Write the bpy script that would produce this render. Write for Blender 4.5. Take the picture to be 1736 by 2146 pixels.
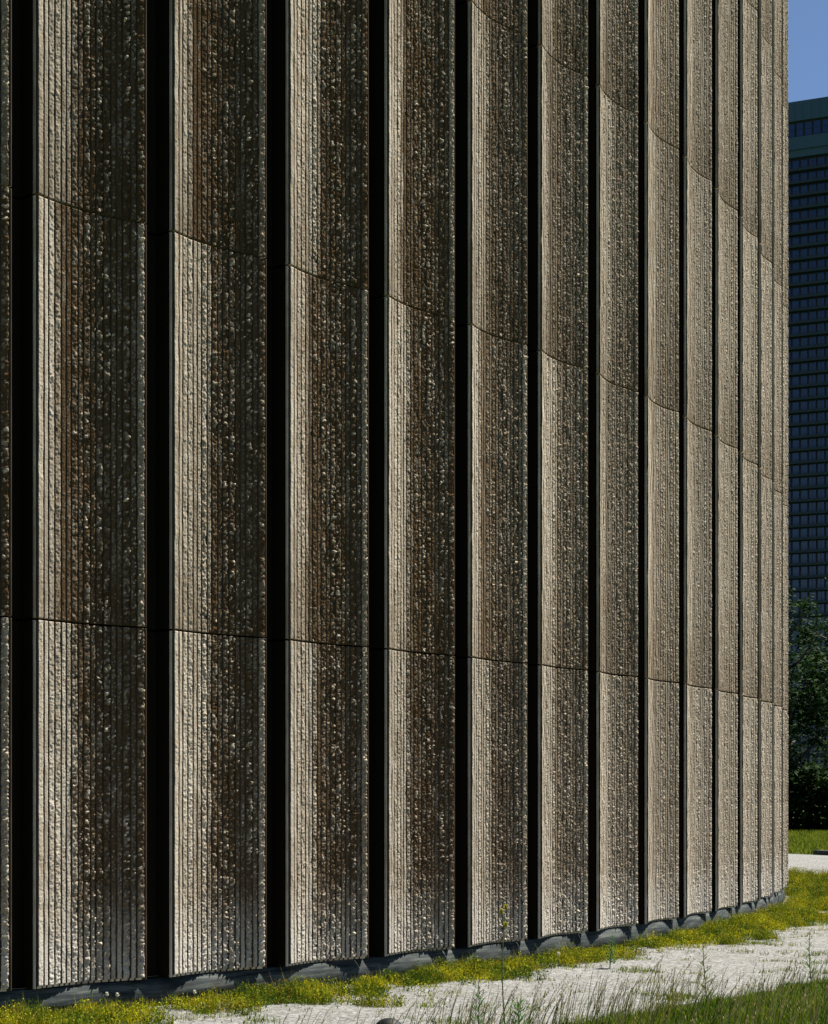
import bpy, math, random
import numpy as np
from mathutils import Vector, Matrix
random.seed(7); RNG = np.random.default_rng(11)
for o in list(bpy.data.objects): bpy.data.objects.remove(o)
SC = bpy.context.scene; COL = SC.collection
R_ = math.radians
# ---------------------------------------------------------------- camera
EYE = 1.75
cd = bpy.data.cameras.new('camera'); cam = bpy.data.objects.new('camera', cd); COL.objects.link(cam)
cam.location = (0, 0, EYE); cam.rotation_euler = (R_(90), 0, 0)
cd.sensor_fit = 'HORIZONTAL'; cd.sensor_width = 36; cd.lens = 36*4036/1736
cd.shift_x = 0.0
SHIFT = (1666.4-1073)/1736
cd.shift_y = SHIFT * 1.0
cd.clip_end = 5000; cd.clip_start = 0.1
SC.camera = cam
# ---------------------------------------------------------------- light
SUN_AZ = 125.0      # degrees from "towards the camera" (-Y) turning to +X
SUN_EL = 54.0
w = bpy.data.worlds.new('World'); SC.world = w; w.use_nodes = True
wn = w.node_tree; bg = wn.nodes['Background']
sky = wn.nodes.new('ShaderNodeTexSky'); sky.sky_type = 'NISHITA'; sky.sun_disc = False
sky.sun_elevation = R_(SUN_EL); sky.air_density = 0.75; sky.dust_density = 0.1; sky.ozone_density = 3.0
sky.altitude = 800
sx, sy = math.sin(R_(SUN_AZ)), -math.cos(R_(SUN_AZ))
sky.sun_rotation = math.atan2(sx, sy)
wn.links.new(sky.outputs[0], bg.inputs[0]); bg.inputs[1].default_value = 0.05
sl = bpy.data.lights.new('sun', 'SUN'); sl.energy = 5.0; sl.angle = R_(0.5); sl.color = (1.0, 0.94, 0.85)
so = bpy.data.objects.new('sun', sl); COL.objects.link(so)
tosun = Vector((sx*math.cos(R_(SUN_EL)), sy*math.cos(R_(SUN_EL)), math.sin(R_(SUN_EL))))
so.rotation_euler = tosun.to_track_quat('Z', 'Y').to_euler(); so.location = (30, 20, 60)
vs = SC.view_settings; vs.view_transform = 'Standard'; vs.look = 'None'; vs.exposure = 1.2; vs.gamma = 1
# ---------------------------------------------------------------- helpers
def tag(o, label=None, cat=None, group=None, kind=None):
    if label: o['label'] = label
    if cat: o['category'] = cat
    if group: o['group'] = group
    if kind: o['kind'] = kind
    return o
def link(o, parent=None):
    COL.objects.link(o)
    if parent: o.parent = parent
    return o
def empty(name, loc=(0, 0, 0), rz=0):
    o = bpy.data.objects.new(name, None); o.location = loc; o.rotation_euler = (0, 0, rz); o.empty_display_size = .2
    return link(o)
def mesh_np(name, V, F, mat, cols=None, smooth=False):
    """V (n,3) array, F (m,k) int array (k=3 or 4), optional per-vertex colours."""
    V = np.asarray(V, np.float32); F = np.asarray(F, np.int32)
    me = bpy.data.meshes.new(name); k = F.shape[1]
    me.vertices.add(len(V)); me.vertices.foreach_set('co', V.ravel())
    me.loops.add(F.size); me.loops.foreach_set('vertex_index', F.ravel())
    me.polygons.add(len(F)); me.polygons.foreach_set('loop_start', np.arange(0, F.size, k, dtype=np.int32))
    me.polygons.foreach_set('loop_total', np.full(len(F), k, np.int32))
    if smooth: me.polygons.foreach_set('use_smooth', np.ones(len(F), bool))
    me.update(calc_edges=True); me.validate()
    if cols is not None:
        ca = me.color_attributes.new('Col', 'FLOAT_COLOR', 'POINT')
        c = np.ones((len(V), 4), np.float32); c[:, :3] = cols
        ca.data.foreach_set('color', c.ravel())
    if mat: me.materials.append(mat)
    return me
class MB:
    """collects simple pieces into one mesh"""
    def __init__(s): s.v = []; s.f = []
    def box(s, x0, x1, y0, y1, z0, z1):
        b = len(s.v)
        s.v += [(x, y, z) for z in (z0, z1) for x, y in ((x0, y0), (x1, y0), (x1, y1), (x0, y1))]
        s.f += [tuple(b+i for i in q) for q in ((3, 2, 1, 0), (4, 5, 6, 7), (0, 1, 5, 4), (1, 2, 6, 5), (2, 3, 7, 6), (3, 0, 4, 7))]
    def tube(s, pts, rads, n=6, cap=True):
        b = len(s.v); P = [Vector(p) for p in pts]
        for i, p in enumerate(P):
            d = (P[min(i+1, len(P)-1)] - P[max(i-1, 0)]).normalized()
            a = d.cross(Vector((0.3, 1, 0.1))).normalized(); c = d.cross(a)
            for j in range(n):
                t = 2*math.pi*j/n; q = p + (a*math.cos(t)+c*math.sin(t))*rads[i]; s.v.append(tuple(q))
        for i in range(len(P)-1):
            for j in range(n):
                s.f.append((b+i*n+j, b+i*n+(j+1) % n, b+(i+1)*n+(j+1) % n, b+(i+1)*n+j))
        if cap: s.f.append(tuple(b+j for j in range(n))[::-1]); s.f.append(tuple(b+(len(P)-1)*n+j for j in range(n)))
    def lathe(s, prof, n=32):
        b = len(s.v)
        for r, z in prof:
            for j in range(n):
                t = 2*math.pi*j/n; s.v.append((r*math.cos(t), r*math.sin(t), z))
        for i in range(len(prof)-1):
            for j in range(n): s.f.append((b+i*n+j, b+i*n+(j+1) % n, b+(i+1)*n+(j+1) % n, b+(i+1)*n+j))
    def quad(s, a, b_, c, d): b = len(s.v); s.v += [a, b_, c, d]; s.f.append((b, b+1, b+2, b+3))
    def tri(s, a, b_, c): b = len(s.v); s.v += [a, b_, c]; s.f.append((b, b+1, b+2))
    def build(s, name, mat, parent=None, smooth=False):
        me = bpy.data.meshes.new(name); me.from_pydata(s.v, [], s.f); me.update()
        if smooth:
            for p in me.polygons: p.use_smooth = True
        me.materials.append(mat); return link(bpy.data.objects.new(name, me), parent)
# ---------------------------------------------------------------- materials
def mat(name, col=(.5, .5, .5), rough=.8, metal=0, spec=None):
    m = bpy.data.materials.new(name); m.use_nodes = True; b = m.node_tree.nodes['Principled BSDF']
    b.inputs['Base Color'].default_value = (*col, 1); b.inputs['Roughness'].default_value = rough; b.inputs['Metallic'].default_value = metal
    if spec is not None: b.inputs['Specular IOR Level'].default_value = spec
    return m, m.node_tree, b
def N(nt, t, **k):
    n = nt.nodes.new(t)
    for a, v in k.items():
        if a in n.inputs: n.inputs[a].default_value = v
        else: setattr(n, a, v)
    return n
def ramp(nt, src, stops):
    r = nt.nodes.new('ShaderNodeValToRGB'); e = r.color_ramp.elements
    while len(e) < len(stops): e.new(.5)
    for i, (p, c) in enumerate(stops): e[i].position = p; e[i].color = (*c, 1) if len(c) == 3 else c
    nt.links.new(src, r.inputs[0]); return r.outputs[0]
def noise(nt, coord, scale, detail=4, rough=.6, mapscale=None):
    if mapscale:
        mp = nt.nodes.new('ShaderNodeMapping'); mp.inputs['Scale'].default_value = mapscale; nt.links.new(coord, mp.inputs[0]); coord = mp.outputs[0]
    n = nt.nodes.new('ShaderNodeTexNoise'); n.inputs['Scale'].default_value = scale; n.inputs['Detail'].default_value = detail; n.inputs['Roughness'].default_value = rough
    nt.links.new(coord, n.inputs['Vector']); return n.outputs[0]
def mixc(nt, fac, a, b, mode='MIX'):
    m = nt.nodes.new('ShaderNodeMix'); m.data_type = 'RGBA'; m.blend_type = mode
    for i, v in ((0, fac), (6, a), (7, b)):
        if hasattr(v, 'is_output'): nt.links.new(v, m.inputs[i])
        else: m.inputs[i].default_value = v if not isinstance(v, tuple) else ((*v, 1) if len(v) == 3 else v)
    return m.outputs[2]
def bump(nt, b, h, strength, dist):
    bp = nt.nodes.new('ShaderNodeBump'); bp.inputs['Strength'].default_value = strength; bp.inputs['Distance'].default_value = dist
    nt.links.new(h, bp.inputs['Height']); nt.links.new(bp.outputs[0], b.inputs['Normal'])
def concrete(name, lower):
    m, nt, b = mat(name, rough=1.0, spec=.0)
    tc = nt.nodes.new('ShaderNodeTexCoord'); oi = nt.nodes.new('ShaderNodeObjectInfo')
    ob = tc.outputs['Object']
    # every cast panel gets its own place in the stain pattern
    ad = nt.nodes.new('ShaderNodeVectorMath'); ad.operation = 'ADD'; nt.links.new(ob, ad.inputs[0]); nt.links.new(oi.outputs['Location'], ad.inputs[1])
    P = ad.outputs[0]
    c = ramp(nt, noise(nt, P, 60, 5, .7), [(.3, (.38, .32, .24)), (.48, (.54, .485, .40)), (.7, (.64, .59, .51))])
    c = mixc(nt, ramp(nt, noise(nt, P, 9, 4, .6), [(.45, (0, 0, 0)), (.75, (.6, .6, .6))]), c, (.33, .25, .16))
    # run-off streaks
    st = ramp(nt, noise(nt, P, 3.0, 5, .65, (9, 9, .45)), [(.44, (0, 0, 0)), (.68, (.85, .85, .85))])
    c = mixc(nt, st, c, (.25, .20, .14))
    sep = nt.nodes.new('ShaderNodeSeparateXYZ'); nt.links.new(ob, sep.inputs[0])
    mr = nt.nodes.new('ShaderNodeMapRange'); nt.links.new(sep.outputs[2], mr.inputs[0])
    nz = noise(nt, P, 2.2, 5, .7, (6, 6, 1))
    mul = nt.nodes.new('ShaderNodeMath'); mul.operation = 'MULTIPLY'
    if lower:   # paler foot of the lowest panels
        mr.inputs[1].default_value = .1; mr.inputs[2].default_value = 1.0; mr.inputs[3].default_value = 1.4; mr.inputs[4].default_value = 0
        nt.links.new(mr.outputs[0], mul.inputs[0]); nt.links.new(nz, mul.inputs[1])
        c = mixc(nt, ramp(nt, mul.outputs[0], [(.2, (0, 0, 0)), (.6, (.8, .8, .8))]), c, (.62, .58, .52))
    else:       # dirt gathered above the joint
        mr.inputs[1].default_value = 0; mr.inputs[2].default_value = 1.6; mr.inputs[3].default_value = 1.35; mr.inputs[4].default_value = .35
        nt.links.new(mr.outputs[0], mul.inputs[0]); nt.links.new(nz, mul.inputs[1])
        c = mixc(nt, ramp(nt, mul.outputs[0], [(.3, (0, 0, 0)), (.75, (.6, .6, .6))]), c, (.17, .13, .085))
        c = mixc(nt, 1.0, c, (.95, .935, .91), 'MULTIPLY')
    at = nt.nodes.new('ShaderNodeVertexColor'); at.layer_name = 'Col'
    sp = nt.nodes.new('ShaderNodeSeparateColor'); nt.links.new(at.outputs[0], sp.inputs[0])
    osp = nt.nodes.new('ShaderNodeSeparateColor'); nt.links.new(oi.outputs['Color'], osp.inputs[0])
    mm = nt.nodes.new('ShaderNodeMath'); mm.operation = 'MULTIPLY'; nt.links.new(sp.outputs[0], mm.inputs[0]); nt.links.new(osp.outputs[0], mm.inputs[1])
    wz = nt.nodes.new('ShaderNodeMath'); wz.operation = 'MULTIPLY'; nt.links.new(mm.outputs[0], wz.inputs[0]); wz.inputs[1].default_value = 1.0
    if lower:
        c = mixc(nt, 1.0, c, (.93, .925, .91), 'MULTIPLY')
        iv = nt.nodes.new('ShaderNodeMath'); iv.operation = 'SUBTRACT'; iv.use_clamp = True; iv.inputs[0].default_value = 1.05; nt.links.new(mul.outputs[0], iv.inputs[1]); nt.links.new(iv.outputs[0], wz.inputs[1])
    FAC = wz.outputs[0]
    c = mixc(nt, FAC, c, (.070, .040, .016))      # brown aggregate, plus the panels' shaded part painted in, strongest on near columns
    c = mixc(nt, sp.outputs[1], c, (.70, .60, .46))      # pale proud stones, with their sunlit look painted in
    rv = ramp(nt, oi.outputs['Random'], [(0, (.78, .77, .75)), (1, (1, .99, .97))])
    c = mixc(nt, 1.0, c, rv, 'MULTIPLY')
    nt.links.new(c, b.inputs['Base Color'])
    bump(nt, b, noise(nt, P, 160, 3, .7), .35, .003)
    return m
M_skin, nt, b = mat('concrete_skin_shade', rough=.85, spec=.1)  # smooth skin colour, darkened to paint shade into the grooves
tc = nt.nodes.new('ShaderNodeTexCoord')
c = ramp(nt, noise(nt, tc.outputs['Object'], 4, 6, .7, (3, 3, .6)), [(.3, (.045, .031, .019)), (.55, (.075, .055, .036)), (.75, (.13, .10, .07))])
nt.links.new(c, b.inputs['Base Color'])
M_up = concrete('concrete_upper', False); M_low = concrete('concrete_lower', True)
M_dark, nt, b = mat('slot_shade_dark', (.014, .011, .008), .9, spec=.05)  # near-black stands in for the shade inside slots and joints
M_core, _, _ = mat('core_concrete', (.16, .14, .12), .9)
M_plinth, nt, b = mat('plinth_metal', rough=.8, spec=.1)
tc = nt.nodes.new('ShaderNodeTexCoord'); P = tc.outputs['Object']
c = ramp(nt, noise(nt, P, 2.0, 6, .65, (1, 1, 14)), [(.36, (.012, .017, .018)), (.5, (.034, .044, .044)), (.66, (.10, .11, .10))])
c = mixc(nt, ramp(nt, noise(nt, P, 5, 4, .7), [(.5, (0, 0, 0)), (.75, (.6, .6, .6))]), c, (.045, .036, .028))
nt.links.new(c, b.inputs['Base Color']); bump(nt, b, noise(nt, P, 30, 4, .6), .3, .006)
def leafmat(name, rough=.8, trans=.22):
    m, nt, b = mat(name, rough=rough, spec=.08)
    a = nt.nodes.new('ShaderNodeVertexColor'); a.layer_name = 'Col'
    nt.links.new(a.outputs[0], b.inputs['Base Color'])
    t = nt.nodes.new('ShaderNodeBsdfTranslucent'); nt.links.new(a.outputs[0], t.inputs[0])
    ms = nt.nodes.new('ShaderNodeMixShader'); ms.inputs[0].default_value = trans
    out = nt.nodes['Material Output']; nt.links.new(b.outputs[0], ms.inputs[1]); nt.links.new(t.outputs[0], ms.inputs[2]); nt.links.new(ms.outputs[0], out.inputs[0])
    return m
M_leaf = leafmat('leaf')
# ---------------------------------------------------------------- the round hall
CX, CY, RAD = -26.972, 38.815, 33.869
A0, DA, WF = 0.7886, 0.0400, 0.8131
PW = 2*RAD*math.sin(WF*DA/2)            # panel width (chord) ~1.10 m
SAG = .088
ZB = EYE-1.518                          # underside of the lowest panels
LEV = [ZB, EYE+1.3676, EYE+4.6676, EYE+7.8714, EYE+11.075, EYE+14.28]
PH = 3.3; JOINT = .020
def cells(U, Z, size, seed, tilt, amp):
    """broken-stone facets: nearest jittered cell gives a tilted plane"""
    r = np.random.default_rng(seed); nx = int(.08/size)+6; nz = int(PH/size)+6
    jx = r.random((nx, nz)); jz = r.random((nx, nz)); hh = r.normal(0, 1, (nx, nz)); tx = r.normal(0, tilt, (nx, nz)); tz = r.normal(0, tilt, (nx, nz))
    gx = (U/size).astype(int)+2; gz = (Z/size).astype(int)+2
    best = np.full(U.shape, 1e9); H = np.zeros(U.shape)
    for dx in (-1, 0, 1):
        for dz in (-1, 0, 1):
            ix = np.clip(gx+dx, 0, nx-1); iz = np.clip(gz+dz, 0, nz-1)
            px = (ix-2+jx[ix, iz])*size; pz = (iz-2+jz[ix, iz])*size
            d = (U-px)**2+(Z-pz)**2
            h = hh[ix, iz]*amp+tx[ix, iz]*(U-px)+tz[ix, iz]*(Z-pz)
            m = d < best; best = np.where(m, d, best); H = np.where(m, h, H)
    return H
KINDS = 'WNWWNNWNWNWWNNWNW'
def panel_mesh(name, seed, mt, lower, gain=1.0):
    r = np.random.default_rng(seed)
    gro = .0165; mg = .024; ml = .012; wN = .0365
    nW = KINDS.count('W'); nN = KINDS.count('N')
    wW = (PW-mg-ml-gro*(len(KINDS)+1)-nN*wN)/nW
    dz = .0062; zs = np.arange(0, PH-JOINT+dz*.5, dz); nz = len(zs)
    cols_x = []; cols_y = []; rough = []      # profile columns
    base = lambda x: SAG*(1-(2*x/PW)**2)
    def add(x, y, rg=None): cols_x.append(x); cols_y.append(y); rough.append(rg)
    hw = PW/2; nose = .024
    add(-hw, .020); add(-hw, .004); add(-hw+.006, base(-hw+.006)-.006); add(-hw+ml, base(-hw+ml)-.006); add(-hw+ml+.001, base(-hw+ml)+.012)
    x = -hw+ml+gro
    for i, k in enumerate(KINDS):
        wd = wW if k == 'W' else wN; n = 8 if k == 'W' else 6
        add(x-.001, base(x)+.012)
        for j in range(n):
            t = j/(n-1); xx = x+wd*t
            edge = .55 if j in (0, n-1) else 1
            add(xx, base(xx)-nose, (i, wd*t, edge, k))
        x += wd; add(x+.001, base(x)+.012); x += gro
    add(hw-mg-.001, base(hw-mg)+.012); add(hw-mg, base(hw-mg)-.006); add(hw-.009, base(hw-.009)-.008); add(hw-.002, .002); add(hw, .010); add(hw, .034)
    nx = len(cols_x)
    X = np.repeat(np.array(cols_x)[:, None], nz, 1); Y = np.repeat(np.array(cols_y)[:, None], nz, 1); Z = np.repeat(zs[None, :], nx, 0)
    st0 = 3+int(r.integers(0, 5))
    foot = np.clip((zs-.018)/.006, 0, 1) if lower else np.ones(nz); G = np.zeros(X.shape); T = np.zeros(X.shape)
    for i, k in enumerate(KINDS):
        idx = [q for q, g in enumerate(rough) if g and g[0] == i]
        U = np.repeat(np.array([rough[q][1] for q in idx])[:, None], nz, 1); ZZ = Z[idx]
        e = np.array([rough[q][2] for q in idx])[:, None]
        if k == 'W':
            g = .14+1.15*min(1, (i/13))**1.1
            h = cells(U, ZZ, .027, seed*97+i, .30, .0048)*g+cells(U, ZZ, .011, seed*131+i, .26, .0012)*(.45+.4*g)
            br = cells(U, ZZ, .027, seed*97+i, 0, .5)
        else:
            g = .15+.6*(i/16)
            h = cells(U, ZZ, .015, seed*57+i, .30, .0026)*g+cells(U, ZZ, .008, seed*31+i, .2, .0008)*(.35+.5*g)
            br = cells(U, ZZ, .015, seed*57+i, 0, .5)
        h = h*gain
        kn = cells(U, ZZ, .021 if k == 'W' else .014, seed*211+i, 0, 1)
        kh = np.clip(kn-(.95 if k == 'W' else 1.25), 0, 1.0)*min(1, max(0, i-2)/7)*(.6+.4*np.sin(zs*2.1+seed+i)[None, :])
        h = np.clip(h, -.014, .014) - kh*.016*gain
        h = h + .3*gain*min(1, i/8)*(.5-np.random.default_rng(seed*7+i).random(h.shape))*.006
        h = h - kh*.010*gain*(cells(U, ZZ, .021 if k == 'W' else .014, seed*211+i, 40, .0))
        G[idx] = np.clip(kh*1.2, 0, .8)
        # tall knobs painted pale as if sunlit; hollows brown; right-hand strips browned as shade
        lobe = np.interp(zs, np.linspace(0, PH, 16), r.random(16))[None, :]
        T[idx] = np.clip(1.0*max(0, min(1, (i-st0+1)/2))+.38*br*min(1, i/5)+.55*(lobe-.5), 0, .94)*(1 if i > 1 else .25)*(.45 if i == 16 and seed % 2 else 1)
        # horizontal cracks / knocked-out bits
        slow = np.interp(zs, np.linspace(0, PH, 34), r.normal(0, .0022, 34))[None, :]
        Y[idx] += (h*e + slow*.8) * foot[None, :]
        Y[idx] = Y[idx]*foot[None, :] + np.array([base(cols_x[q]) for q in idx])[:, None]*(1-foot[None, :]) + 0
        # uneven lateral edges of the broken noses
        for q in (idx[0], idx[-1]):
            X[q] += r.normal(0, .0011, nz)*foot
    V = np.stack([X, Y, Z], -1).reshape(-1, 3)
    I = np.arange(nx*nz).reshape(nx, nz)
    F = np.stack([I[:-1, :-1], I[1:, :-1], I[1:, 1:], I[:-1, 1:]], -1).reshape(-1, 4)
    # caps: top and bottom, back to the rear plane
    nb = len(V); bk = [max(.034, base(max(-hw, min(hw, q)))+.036) for q in cols_x]; bk[0] = .020; bk[-1] = .034
    back = np.array([[cols_x[i], bk[i], z] for z in (zs[0], zs[-1]) for i in range(nx)])
    V = np.vstack([V, back]); B0 = nb+np.arange(nx); B1 = nb+nx+np.arange(nx)
    c0 = np.stack([I[:-1, 0], B0[:-1], B0[1:], I[1:, 0]], -1)[1:-1]; c1 = np.stack([I[:-1, -1], I[1:, -1], B1[1:], B1[:-1]], -1)[1:-1]
    # smooth form-face skin: every strip of faces that is not a broken nose
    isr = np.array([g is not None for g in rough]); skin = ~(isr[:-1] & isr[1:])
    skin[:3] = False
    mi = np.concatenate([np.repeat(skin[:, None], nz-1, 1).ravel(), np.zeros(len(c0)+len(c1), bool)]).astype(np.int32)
    F = np.vstack([F, c0, c1])
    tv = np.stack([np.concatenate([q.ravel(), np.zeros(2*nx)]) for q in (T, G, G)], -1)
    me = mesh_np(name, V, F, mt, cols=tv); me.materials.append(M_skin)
    if len(me.polygons) == len(mi): me.polygons.foreach_set('material_index', mi)
    else: print('SKIN MISMATCH', len(me.polygons), len(mi))
    return me
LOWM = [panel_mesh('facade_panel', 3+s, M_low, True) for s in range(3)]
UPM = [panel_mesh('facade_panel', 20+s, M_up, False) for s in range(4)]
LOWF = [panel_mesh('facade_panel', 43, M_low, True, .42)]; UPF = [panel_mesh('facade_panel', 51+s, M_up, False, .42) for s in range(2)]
hall = empty('round_concrete_hall', (CX, CY, 0))
tag(hall, 'round windowless building of fluted ribbed concrete panels with black slots between them', 'building')
def pol(a, r): return (CX+r*math.sin(a), CY-r*math.cos(a))
COLS = range(-3, 16)
cnt = 0
for c in COLS:
    ac = A0+DA*(c+WF/2); rc = RAD*math.cos(WF*DA/2)
    if c == -1: ac += .05/RAD
    for lv in range(5):
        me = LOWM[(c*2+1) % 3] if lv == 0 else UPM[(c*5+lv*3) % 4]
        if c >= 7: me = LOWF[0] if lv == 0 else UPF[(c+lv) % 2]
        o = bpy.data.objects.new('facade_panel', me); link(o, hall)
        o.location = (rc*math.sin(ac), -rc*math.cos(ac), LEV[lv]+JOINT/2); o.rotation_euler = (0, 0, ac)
        o.scale = (1, 1, (LEV[lv+1]-LEV[lv])/PH)
        shade_f = max(.04, min(1, 1.15-.14*max(0, c-2))); o.color = (shade_f, shade_f, shade_f, 1)  # painted brown shade fades out along the columns turned to the sun
def ring_mesh(prof, n=240, a0=0, a1=2*math.pi, closed=True):
    A = np.linspace(a0, a1, n, endpoint=not closed); V = [];
    for a in A:
        for r, z in prof: V.append((r*math.sin(a), -r*math.cos(a), z))
    k = len(prof); F = []; m = n if closed else n-1
    for i in range(m):
        j = (i+1) % n
        for q in range(k-1): F.append((i*k+q, j*k+q, j*k+q+1, i*k+q+1))
    return np.array(V), np.array(F)
TOP = LEV[-1]
V, F = ring_mesh([(RAD-.36, .0), (RAD-.36, TOP-.3), (RAD-.36, TOP+.1), (RAD-1.2, TOP+.1), (RAD-1.2, TOP-.4), (.01, TOP-.1)], 360)
link(bpy.data.objects.new('core_wall', mesh_np('core_wall', V, F, M_dark)), hall)
# added strips behind the slots, one per storey, open-jointed, near-black as painted shade
for c in COLS:
    ac = A0+DA*(c+WF+(1-WF)/2)
    for lv in range(5):
        m = MB(); z0, z1 = LEV[lv]+.012, LEV[lv+1]-.012; m.box(-.125, .125, .19, .22, z0, z1); m.box(-.136, -.1252, .042, .22, z0, z1); m.box(.1252, .136, .042, .22, z0, z1)
        o = m.build('slot_shade_lining', M_dark, hall); o.rotation_euler = (0, 0, ac); o.location = (RAD*math.sin(ac), -RAD*math.cos(ac), 0)
# plinth: battered apron with a shadow gap below, standing on a set-back footing
zt = ZB-.003
V, F = ring_mesh([(RAD-.36, zt), (RAD-.073, zt), (RAD-.031, .036), (RAD-.045, .028), (RAD-.2, .028), (RAD-.2, -.3)], 720)
link(bpy.data.objects.new('plinth', mesh_np('plinth', V, F, M_plinth)), hall)
# ---------------------------------------------------------------- ground
def ground_mat(name, stops, sc, bs, extra=None):
    m, nt, b = mat(name, rough=.95, spec=.1); tc = nt.nodes.new('ShaderNodeTexCoord'); P = tc.outputs['Object']
    n1 = noise(nt, P, sc, 8, .75); c = ramp(nt, n1, stops)
    if extra: c = extra(nt, P, c)
    nt.links.new(c, b.inputs['Base Color']); bump(nt, b, noise(nt, P, bs, 5, .8), .8, .014)
    return m
M_soil = ground_mat('soil', [(.3, (.02, .03, .008)), (.5, (.05, .07, .015)), (.7, (.10, .11, .03))], 6, 40)
def gx(nt, P, c):
    s = ramp(nt, noise(nt, P, 55, 3, .7), [(.36, (.75, .75, .75)), (.46, (0, 0, 0))])
    c = mixc(nt, s, c, (.06, .06, .05))
    d = ramp(nt, noise(nt, P, 1.3, 6, .7), [(.52, (0, 0, 0)), (.72, (.6, .6, .6))])
    return mixc(nt, d, c, (.13, .13, .09))
M_gravel = ground_mat('gravel', [(.36, (.09, .09, .08)), (.48, (.20, .20, .19)), (.62, (.38, .38, .37))], 24, 70, gx)
g = 3000
me = mesh_np('ground', [(-g, -g, 0), (g, -g, 0), (g, g, 0), (-g, g, 0)], [(0, 1, 2, 3)], M_soil)
tag(link(bpy.data.objects.new('ground', me)), kind='structure')
def sm(t): t = max(0, min(1, t)); return t*t*(3-2*t)
def r_path(a): return 37.1+5.2*sm((a-1.30)/.16)
def r_bed(a): return RAD+.85+.5*(1-sm((a-.83)/.12))+.35*sm((a-1.0)/.15)+1.3*sm((a-1.25)/.2)
def hn(x, y, s=1.0): return (math.sin(x*2.3*s+1.3*math.sin(y*1.7*s))+math.sin(y*3.1*s+x*.9*s)+.6*math.sin(x*7.1*s-y*5.3*s)+.5*math.sin(x*13.3*s+y*11.7*s+1))/3.1
nA, nR = 900, 60
V = []; F = []
for i in range(nA):
    a = -.3+2.9*i/(nA-1)
    for j in range(nR):
        t = j/(nR-1); ro = r_path(a)+.12*hn(a*34, 3, 1.3); r = RAD-.19+(ro-RAD+.19)*t
        x, y = pol(a, r); e = min(1, t*8, (1-t)*6)
        V.append((x, y, .004+max(0, .016*hn(x, y, 1.1)+.012+.006*random.random())*e))
for i in range(nA-1):
    for j in range(nR-1): q = i*nR+j; F.append((q, q+1, q+nR+1, q+nR))
tag(link(bpy.data.objects.new('gravel_path', mesh_np('gravel_path', V, F, M_gravel, smooth=True))), kind='structure')
# ---------------------------------------------------------------- vegetation (counted by nobody)
class Blades:
    def __init__(s): s.V = []; s.F = []; s.C = []
    def blade(s, x, y, z, h, w, lean, az, col, seg=1, rot=None):
        ca, sa = math.cos(az), math.sin(az); rot = az+1.57 if rot is None else rot; cr, sr = math.cos(rot)*w/2, math.sin(rot)*w/2
        b = len(s.V)
        for k in range(seg):
            t = k/seg; d = lean*h*t*t; q = 1-.5*t
            s.V += [(x+ca*d-cr*q, y+sa*d-sr*q, z+h*t), (x+ca*d+cr*q, y+sa*d+sr*q, z+h*t)]
            f = .75+.25*t; s.C += [[v for v in col]]*2
        s.V.append((x+ca*lean*h, y+sa*lean*h, z+h*(1-.15*lean))); s.C.append(col)
        for k in range(seg-1): s.F += [(b+2*k, b+2*k+1, b+2*k+3), (b+2*k, b+2*k+3, b+2*k+2)]
        k = seg-1; s.F.append((b+2*k, b+2*k+1, b+2*k+2))
    def leaf(s, p, d, L, w, col, up=(0, 0, 1)):
        d = Vector(d).normalized(); sd = d.cross(Vector(up))
        sd = sd.normalized() if sd.length > 1e-3 else Vector((1, 0, 0)); p = Vector(p); b = len(s.V)
        s.V += [tuple(p), tuple(p+d*L*.5+sd*w/2), tuple(p+d*L), tuple(p+d*L*.5-sd*w/2)]; s.C += [col]*4; s.F += [(b, b+1, b+2), (b, b+2, b+3)]
    def obj(s, name, m=None, parent=None):
        return link(bpy.data.objects.new(name, mesh_np(name, s.V, s.F, m or M_leaf, cols=np.array(s.C, np.float32))), parent)
U = random.uniform
def jit(c, k=.25): f = U(1-k, 1+k); return [c[0]*f*U(.9, 1.1), c[1]*f, c[2]*f]
YEL = (.42, .39, .012); OLV = (.22, .235, .014); GRN = (.075, .125, .007); DGR = (.022, .05, .004); ORG = (.26, .14, .03); STR = (.30, .26, .11)
def inview(x, y, m=.6): return y > 9 and abs(x) < .2155*y+m
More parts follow.
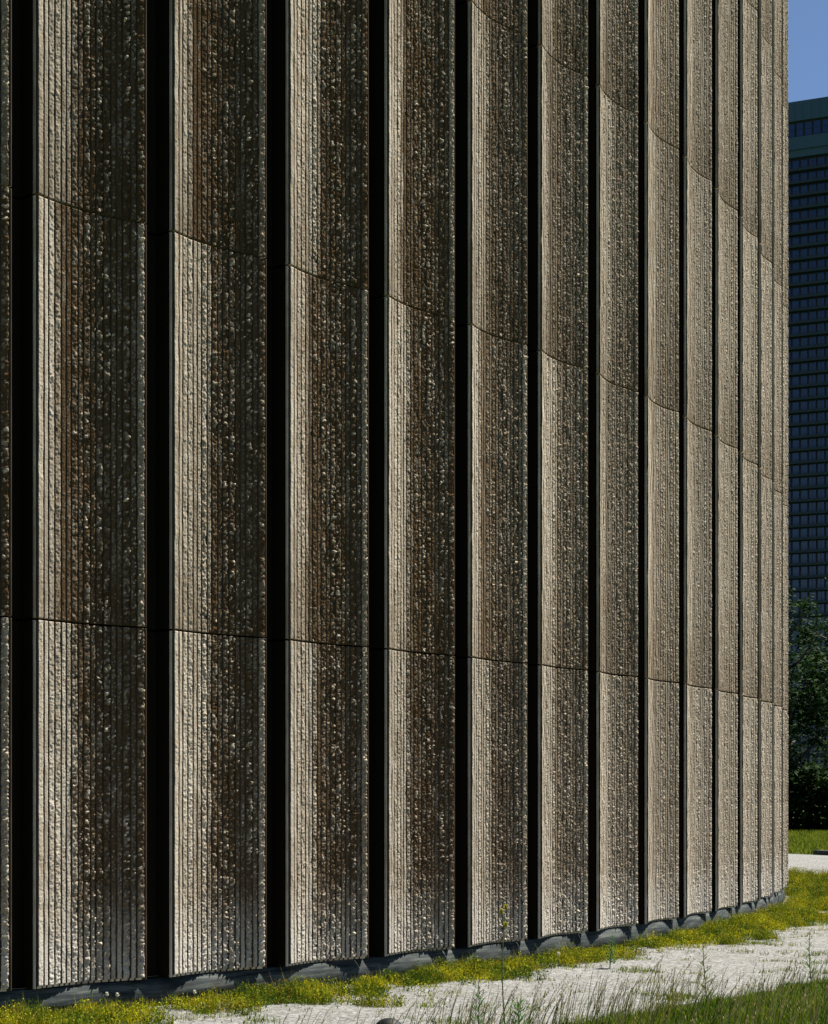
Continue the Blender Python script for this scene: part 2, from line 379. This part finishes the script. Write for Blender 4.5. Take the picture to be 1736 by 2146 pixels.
# stonecrop bed against the wall
B = Blades(); n = 0
for _ in range(120000):
    a = U(.62, 1.62) if random.random() < .85 else U(1.3, 1.75)
    rb = r_bed(a); q = random.random(); r = RAD+.0+(rb-RAD+1.2)*q
    x, y = pol(a, r)
    if not inview(x, y, 1.0): continue
    nn = hn(x, y, .8)*.5+hn(x+9, y-4, 2.3)*.4+hn(x, y, 6)*.2
    t = (r-RAD)/(rb-RAD)
    clump = hn(x*1.1+7, y*1.1, 2.0)+.7*hn(x, y, 5.3)
    dens = (1.15-.95*t if t > .4 else .78)+nn*.9+clump*.35
    if t < .14: dens -= .35
    if dens < .42+.35*random.random(): continue
    kind = hn(x*1.3+3, y*1.3, 1.6)+.6*hn(x, y, 6)+random.gauss(0, .2)
    tall = max(.012, (.03+.085*max(0, min(1, dens-.3)))*(1+.6*max(-.6, clump)))
    base_c = YEL if kind > .26 else OLV if kind > -.15 else GRN if kind > -.75 else DGR
    if random.random() < .05: base_c = ORG
    for k in range(11):
        px, py = x+random.gauss(0, .028), y+random.gauss(0, .028); q2 = random.random()
        c = base_c if q2 < .6 else OLV if q2 < .8 else GRN if q2 < .93 else DGR
        B.leaf((px, py, tall*U(.1, 1.25)), (U(-1, 1), U(-1, 1), U(.0, 1.4)), U(.014, .028), U(.009, .014), jit(c, .3), up=(U(-1, 1), U(-1, 1), U(-.3, 1)))
    for k in range(2):
        B.blade(x+random.gauss(0, .03), y+random.gauss(0, .03), .01, tall*U(1.0, 1.9), .006, U(0, .6), U(0, 6.28), jit(base_c), 1)
    n += 1
tag(B.obj('stonecrop_bed'), 'yellow green stonecrop and moss growing along the foot of the concrete wall', 'ground cover', kind='stuff')
# sparse seedlings over the gravel
B = Blades()
for _ in range(9000):
    a = U(.70, 1.5); r = U(RAD+.6, 37.3); x, y = pol(a, r)
    if not inview(x, y): continue
    nn = hn(x+5, y+2, 1.6)+.6*hn(x, y, 4)
    if nn < .55-.85*sm((a-1.05)/.2)*sm((36.6-r)/1.6): continue
    k0 = random.choice([6, 9, 14, 22])
    for k in range(k0):
        B.blade(x+random.gauss(0, .05), y+random.gauss(0, .05), .01, U(.02, .07), .009, U(.3, 1.0), U(0, 6.28), jit(random.choice([GRN, OLV, OLV, GRN, DGR])), 1)
tag(B.obj('gravel_seedlings'), 'small green seedlings and weeds scattered over the white gravel path', 'weeds', kind='stuff')
# lawn
B = Blades()
for _ in range(170000):
    y = U(10.5, 18.2); x = U(-2.5, 5.0)
    dr = math.hypot(x-CX, y-CY)-37.1
    if dr < .10+.16*hn(x, y, 3)+.1*random.random(): continue
    if not inview(x, y, .9): continue
    if y < 12.5 and random.random() < .75: continue
    k = hn(x, y, 2.1)+.5*hn(x, y, 7)
    c = GRN if random.random() < .55 else DGR if random.random() < .5 else OLV
    if k > .2 and random.random() < .5: c = (.22, .22, .015)
    c = [c[0]*.70, c[1]*.92, c[2]*.6]
    B.blade(x, y, 0, U(.04, .12)*(1+.35*k), .0075, U(.2, .9), U(0, 6.28), jit(c, .35), 2)
tag(B.obj('lawn_grass'), 'deep green mown grass of the lawn beside the gravel path', 'grass', kind='stuff')
# far lawn texture (beyond the path)
B = Blades()
for _ in range(30000):
    y = U(55, 100); x = U(.16, .26)*y
    if math.hypot(x-CX, y-CY) < r_path(1.5)+.2: continue
    B.blade(x, y, 0, U(.08, .2), .03, U(.2, .9), U(0, 6.28), jit(GRN if random.random() < .6 else OLV, .35), 1)
tag(B.obj('far_grass'), 'strip of green grass in front of the dark trees at the right', 'grass', kind='stuff')
# tall meadow stems between lawn and gravel
B = Blades()
for _ in range(5200):
    y = U(12.0, 17.6); x = U(-1.2, 4.2); dr = math.hypot(x-CX, y-CY)-37.1
    if dr < .02 or not inview(x, y): continue
    if hn(x, y, 1.9)+U(-.8, .8)+.25-.35*max(0, y-14.2) < 0: continue
    h = U(.18, .52)*(1 if y < 15.5 else .75); az = U(-.6, .9); c = jit(random.choice([GRN, OLV, STR, (.20, .17, .08), DGR]), .3)
    ln = U(.05, .55); B.blade(x, y, 0, h, U(.003, .007), ln, az, c, 4, rot=U(-.5, .5))
    if random.random() < .3:
        for k in range(8):
            t = 1-.035*k; B.leaf((x+math.cos(az)*ln*h*t*t, y+math.sin(az)*ln*h*t*t, h*t*.93), (U(-.5, .5), U(-.3, .3), 1), .028, .008, jit(STR))
tag(B.obj('meadow_grass'), 'tall thin meadow grass stems standing in front of the white gravel', 'grass', kind='stuff')
# ---------------------------------------------------------------- single plants
def ppt(px, Y):      # x position of a picture column at depth Y
    return (px-868)/4036*Y
def weed(px, Y, h, label, flower=None, nleaf=26, spread=.09, seed=1, cat='plant', name='wild_plant', col=GRN):
    random.seed(seed); root = empty(name, (ppt(px, Y), Y, 0)); tag(root, label, cat)
    m = MB(); pts = []; 
    for i in range(7):
        t = i/6; pts.append((.03*math.sin(t*3+seed)*h, .02*math.cos(t*2.5)*h, h*t))
    m.tube(pts, [.006*(1-.6*i/6) for i in range(7)], 5); st = m.build('stem', M_stem, root)
    B = Blades()
    for k in range(nleaf):
        t = .12+.8*k/nleaf; i = min(5, int(t*6)); f = t*6-i; p = Vector(pts[i]).lerp(Vector(pts[i+1]), f); az = k*2.4
        L = spread*(1.15-.75*t); q = p
        B.leaf(q, (math.cos(az), math.sin(az), .55), L, L*.15, jit(col)); B.leaf(q+Vector((math.cos(az)*L*.3, math.sin(az)*L*.3, L*.2)), (math.cos(az+.7), math.sin(az+.7), .7), L*.6, L*.10, jit(col))
    B.obj('foliage', None, root)
    if flower:
        for dx, dz in flower[1]:
            B = Blades(); tip = Vector(pts[-1])+Vector((dx, -.01, dz))
            for k in range(14):
                a = k*.449; B.leaf(tip, (math.cos(a), -.5, math.sin(a)), .024, .014, jit(flower[0], .15))
            for k in range(6):
                a = k*1.05; B.leaf(tip+Vector((0, -.006, 0)), (math.cos(a), -1, math.sin(a)), .01, .01, (.5, .33, .02))
            B.obj('flower', None, root)
            if (dx, dz) != (0, 0):
                mm = MB(); mm.tube([pts[-2], tuple(tip)], [.003, .002], 4); mm.build('flower_stalk', M_stem, root)
    return root
M_stem, _, _ = mat('stem', (.10, .13, .04), .7)
weed(1062, 13.2, .985, 'tall thin wild plant with a single yellow flower rising before the concrete wall', (YEL, [(0, .0), (-.03, -.03), (.0, -.12)]), 14, .06, 3, 'flower')
weed(1281, 19.3, .36, 'feathery dark green weed standing where the stonecrop meets the gravel', None, 60, .10, 5, col=(.05, .12, .03))
weed(1478, 15.6, .56, 'tall branching weed rising from the lawn edge, seen over the gravel', None, 30, .15, 8, col=(.10, .13, .04))
weed(1700, 17.9, .50, 'leafy grey green weed at the far right lawn edge', None, 34, .13, 9, col=(.10, .15, .05))
weed(1000, 12.9, .50, 'dark leafy weed near the bottom centre in front of the gravel', None, 34, .15, 12, col=(.05, .11, .03))
weed(1085, 12.7, .42, 'bushy dark green weed at the bottom edge, just right of centre', None, 40, .17, 13, col=(.06, .13, .03))
random.seed(5)
for i, (px, Y, lab) in enumerate([(224, 15.3, 'small white daisy at the wall foot below the second panel, left one of a pair'), (246, 15.25, 'small white daisy at the wall foot, right one of a pair'), (408, 15.75, 'lone white daisy at the wall foot below the third panel column'), (1171, 19.2, 'white wild flower in the stonecrop below the middle of the wall')]):
    root = empty('daisy', (ppt(px, Y), Y, 0)); tag(root, lab, 'flower')
    h = .17 if i != 2 else .14; m = MB(); m.tube([(0, 0, 0), (.004, 0, h*.5), (0, 0, h)], [.0025]*3, 4); m.build('stem', M_stem, root)
    B = Blades()
    for k in range(12): a = k*.5236; B.leaf((0, 0, h), (math.cos(a), -.4, math.sin(a)), .022, .012, (.75, .74, .70))
    B.obj('petals', None, root)
    B = Blades()
    for k in range(6): a = k*1.047; B.leaf((0, -.008, h), (math.cos(a), -1, math.sin(a)), .009, .009, (.55, .38, .03))
    B.obj('flower_centre', None, root)
# ---------------------------------------------------------------- bollard at the bottom edge
M_blk, _, _ = mat('bollard_black', (.006, .008, .012), .6, spec=.2); M_lens, _, _ = mat('lamp_lens', (.3, .32, .33), .2)
Yb = 13.0; bo = empty('bollard_lamp', (ppt(815, Yb), Yb, -.068)); tag(bo, 'low black bollard lamp with a glossy domed cap at the bottom edge of the lawn', 'bollard')
m = MB(); m.lathe([(0, 0), (.095, 0), (.095, .02), (.055, .03), (.055, .13), (.0, .13)]); m.build('post', M_blk, bo, True)
m = MB(); m.lathe([(0.0, .13), (.085, .13), (.085, .185), (0, .185)]); m.build('lens', M_lens, bo, True)
m = MB(); m.lathe([(0.0, .185), (.104, .185), (.108, .195), (.108, .21), (.102, .245), (.086, .275), (.060, .298), (.03, .309), (.0001, .312)]); m.build('cap', M_blk, bo, True)
# ---------------------------------------------------------------- kerb, hedge, trees, tower on the right
M_kerb, _, _ = mat('kerb_stone', (.06, .06, .06), .85)
A = np.linspace(1.28, 2.0, 80); V = []; F = []
for a in A:
    r = r_path(a)+.25
    for rr, z in ((r, 0), (r, .13), (r+.22, .13), (r+.22, 0)): x, y = pol(a, rr); V.append((x, y, z))
for i in range(len(A)-1):
    for q in range(3): F.append((4*i+q, 4*i+q+1, 4*i+q+5, 4*i+q+4))
tag(link(bpy.data.objects.new('kerb', mesh_np('kerb', V, F, M_kerb))), kind='structure')
M_bark, nt, b = mat('bark', (.05, .04, .03), .9)
def tree(x, y, h, cr, label, seed, cols, nclump=150, name='broadleaf_tree', base=.18):
    random.seed(seed); root = empty(name, (x, y, 0)); tag(root, label, 'tree', 'trees before the distant tower')
    m = MB(); m.tube([(0, 0, 0), (.1, .05, h*.25), (0, .1, h*.5), (.15, 0, h*.8)], [.3, .24, .17, .05], 9)
    tips = []
    for k in range(11):
        az = k*2.4; z0 = h*(base+.05+.05*k); L = cr*U(.6, .9); t = (math.cos(az)*L, math.sin(az)*L, z0+h*U(.1, .22)); tips.append(t)
        m.tube([(.05, .05, z0), (t[0]*.5, t[1]*.5, z0+h*.07), t], [.11, .07, .02], 6)
    m.build('trunk', M_bark, root)
    B = Blades()
    for k in range(nclump):
        while True:
            u = Vector((U(-1, 1), U(-1, 1), U(-1, 1)))
            if .25 < u.length < 1: break
        zc = h*(base+1)/2; hz = h*(1-base)/2
        wob = 1+.25*math.sin(u.x*5+seed)+.15*math.sin(u.z*7)
        c = Vector((u.x*cr*wob, u.y*cr*wob, zc+u.z*hz)); s = U(.5, 1.0); cc = random.choice(cols)
        for q in range(46):
            d = Vector((random.gauss(0, 1), random.gauss(0, 1), random.gauss(0, .8)))*s*.42
            B.leaf(c+d, (U(-1, 1), U(-1, 1), U(-.6, .6)), .26, .17, jit(cc, .3), up=(U(-.4, .4), U(-.4, .4), 1))
    B.obj('crown', None, root)
TC = [(.008, .024, .005), (.014, .035, .007), (.022, .05, .009)]
tree(18.2, 97, 12.2, 4.2, 'dark green tree right beside the edge of the round hall', 1, TC)
tree(23.5, 100, 13.0, 4.6, 'tallest dark tree at the right edge of the picture', 2, TC)
tree(29.5, 104, 11.5, 4.4, 'spreading tree standing further right, past the picture edge', 3, TC)
tree(12.0, 101, 11.8, 4.5, 'dark tree standing mostly behind the round hall', 4, TC)
tree(21.0, 110, 11.0, 5.0, 'tree of the second row filling the gap behind the tallest one', 6, TC)
B = Blades(); random.seed(9)
for k in range(42000):
    x = U(8, 36); y = U(91.5, 97.0); top = 2.9+.5*hn(x, 1, 1.3); z = U(0, 1)*top
    B.leaf((x, y, z), (U(-1, 1), U(-1, 1), U(-.5, .7)), .34, .24, jit(random.choice(TC), .3))
tag(B.obj('hedge'), 'dense dark hedge growing under the trees behind the strip of grass', 'hedge')
# tower block
M_tc, nt, b = mat('tower_cladding', (.022, .07, .10), .6)
M_slab, _, _ = mat('tower_slab', (.010, .028, .036), .7)
M_wall, _, _ = mat('tower_wall', (.005, .008, .018), .7)
M_tg, nt, b = mat('tower_glass', (.004, .03, .10), .15, spec=.5)
M_frame, _, _ = mat('tower_frame', (.006, .01, .018), .6)
M_rail, _, _ = mat('tower_rail', (.015, .03, .04), .5)
TY = 452; FH = 3.0; S = 4036/TY
ztop = EYE+(1666.4-208)/S
tw = empty('tower_block', (ppt(1702, TY), TY, 0), R_(-0)); tw.rotation_euler = (0, 0, R_(-25))
tag(tw, 'tall dark blue residential tower with stacked balconies far behind the hall', 'building')
X0, X1 = -24, 26; DEP = 22
m = MB(); m.box(X0, X1, 1.4, DEP, 0, ztop-13); m.build('wall', M_wall, tw)
m = MB(); m.box(X0-.3, X1+.3, -.3, DEP+.3, ztop-4.6, ztop)
for k in range(26): m.box(X0+2*k-.03, X0+2*k+.03, -.36, -.302, ztop-4.5, ztop-.1)
m.build('parapet', M_tc, tw)
m = MB(); m.box(X0, X1, .6, DEP, ztop-8.4, ztop-4.602); m.build('penthouse_wall', M_wall, tw)
m = MB(); m.box(X0-.3, X1+.3, -.3, DEP+.3, ztop-11.3, ztop-8.402); m.box(X0, X1, .2, DEP, ztop-12.998, ztop-11.302); m.build('cornice_band', M_tc, tw)
for k in range(14):
    xa = -12+k*2.05
    m = MB(); m.box(xa+.0, xa+1.75, .45, .598, ztop-8.2, ztop-4.9); fr = m.build('penthouse_window', M_frame, tw)
    m = MB(); m.box(xa+.12, xa+1.63, .40, .449, ztop-8.05, ztop-6.6); m.box(xa+.12, xa+1.63, .40, .449, ztop-6.45, ztop-5.0); m.build('pane', M_tg, fr)
nf = int((ztop-13)/FH)
wm = MB(); wm.box(0, 1.36, 1.25, 1.399, 0, 1.95); wme = None
slab_me = pane_me = rail_me = None
cntw = 0; rest = MB()
for f in range(nf):
    z = ztop-13-FH*(f+1)
    if z < 1: break
    if slab_me is None:
        m = MB(); m.box(X0, X1, 0, 1.399, -.28, .0); m.box(X0, X1, -.05, -.002, -.28, .35); so_ = m.build('balcony_slab', M_slab, tw); slab_me = so_.data; so_.location = (0, 0, z)
        m = MB()
        for k in range(3): m.box(X0, X1, -.04, -.01, .5+.28*k, .54+.28*k)
        for k in range(26): m.box(X0+2*k-.03, X0+2*k+.03, -.045, -.005, .352, 1.1)
        ro_ = m.build('railing', M_rail, tw); rail_me = ro_.data; ro_.location = (0, 0, z)
    else:
        o = bpy.data.objects.new('balcony_slab', slab_me); link(o, tw); o.location = (0, 0, z)
        o = bpy.data.objects.new('railing', rail_me); link(o, tw); o.location = (0, 0, z)
    for k in range(14):
        xa = -13+2.0*k+(.0 if f % 2 else .08)
        if k in (6, 7) and cntw < 98:
            if wme is None:
                m = MB(); m.box(0, 1.7, 1.3, 1.398, .3, 2.6); m.box(.8, .9, 1.22, 1.299, .3, 2.6); wo = m.build('window', M_frame, tw); wme = wo.data
                m = MB(); m.box(.1, .79, 1.25, 1.299, .4, 2.5); m.box(.91, 1.6, 1.25, 1.299, .4, 2.5); po = m.build('pane', M_tg, wo); pane_me = po.data; wo.location = (xa, 0, z)
            else:
                wo = bpy.data.objects.new('window', wme); link(wo, tw); wo.location = (xa, 0, z); po = bpy.data.objects.new('pane', pane_me); link(po, wo)
            cntw += 1
        else: rest.box(xa+.1, xa+1.6, 1.27, 1.398, z+.4, z+2.5)
tag(rest.build('window_rows', M_tg, tw), kind='stuff')
# ---------------------------------------------------------------- render
SC.render.resolution_x = 828; SC.render.resolution_y = 1024; SC.render.resolution_percentage = 100
SC.render.engine = 'CYCLES'
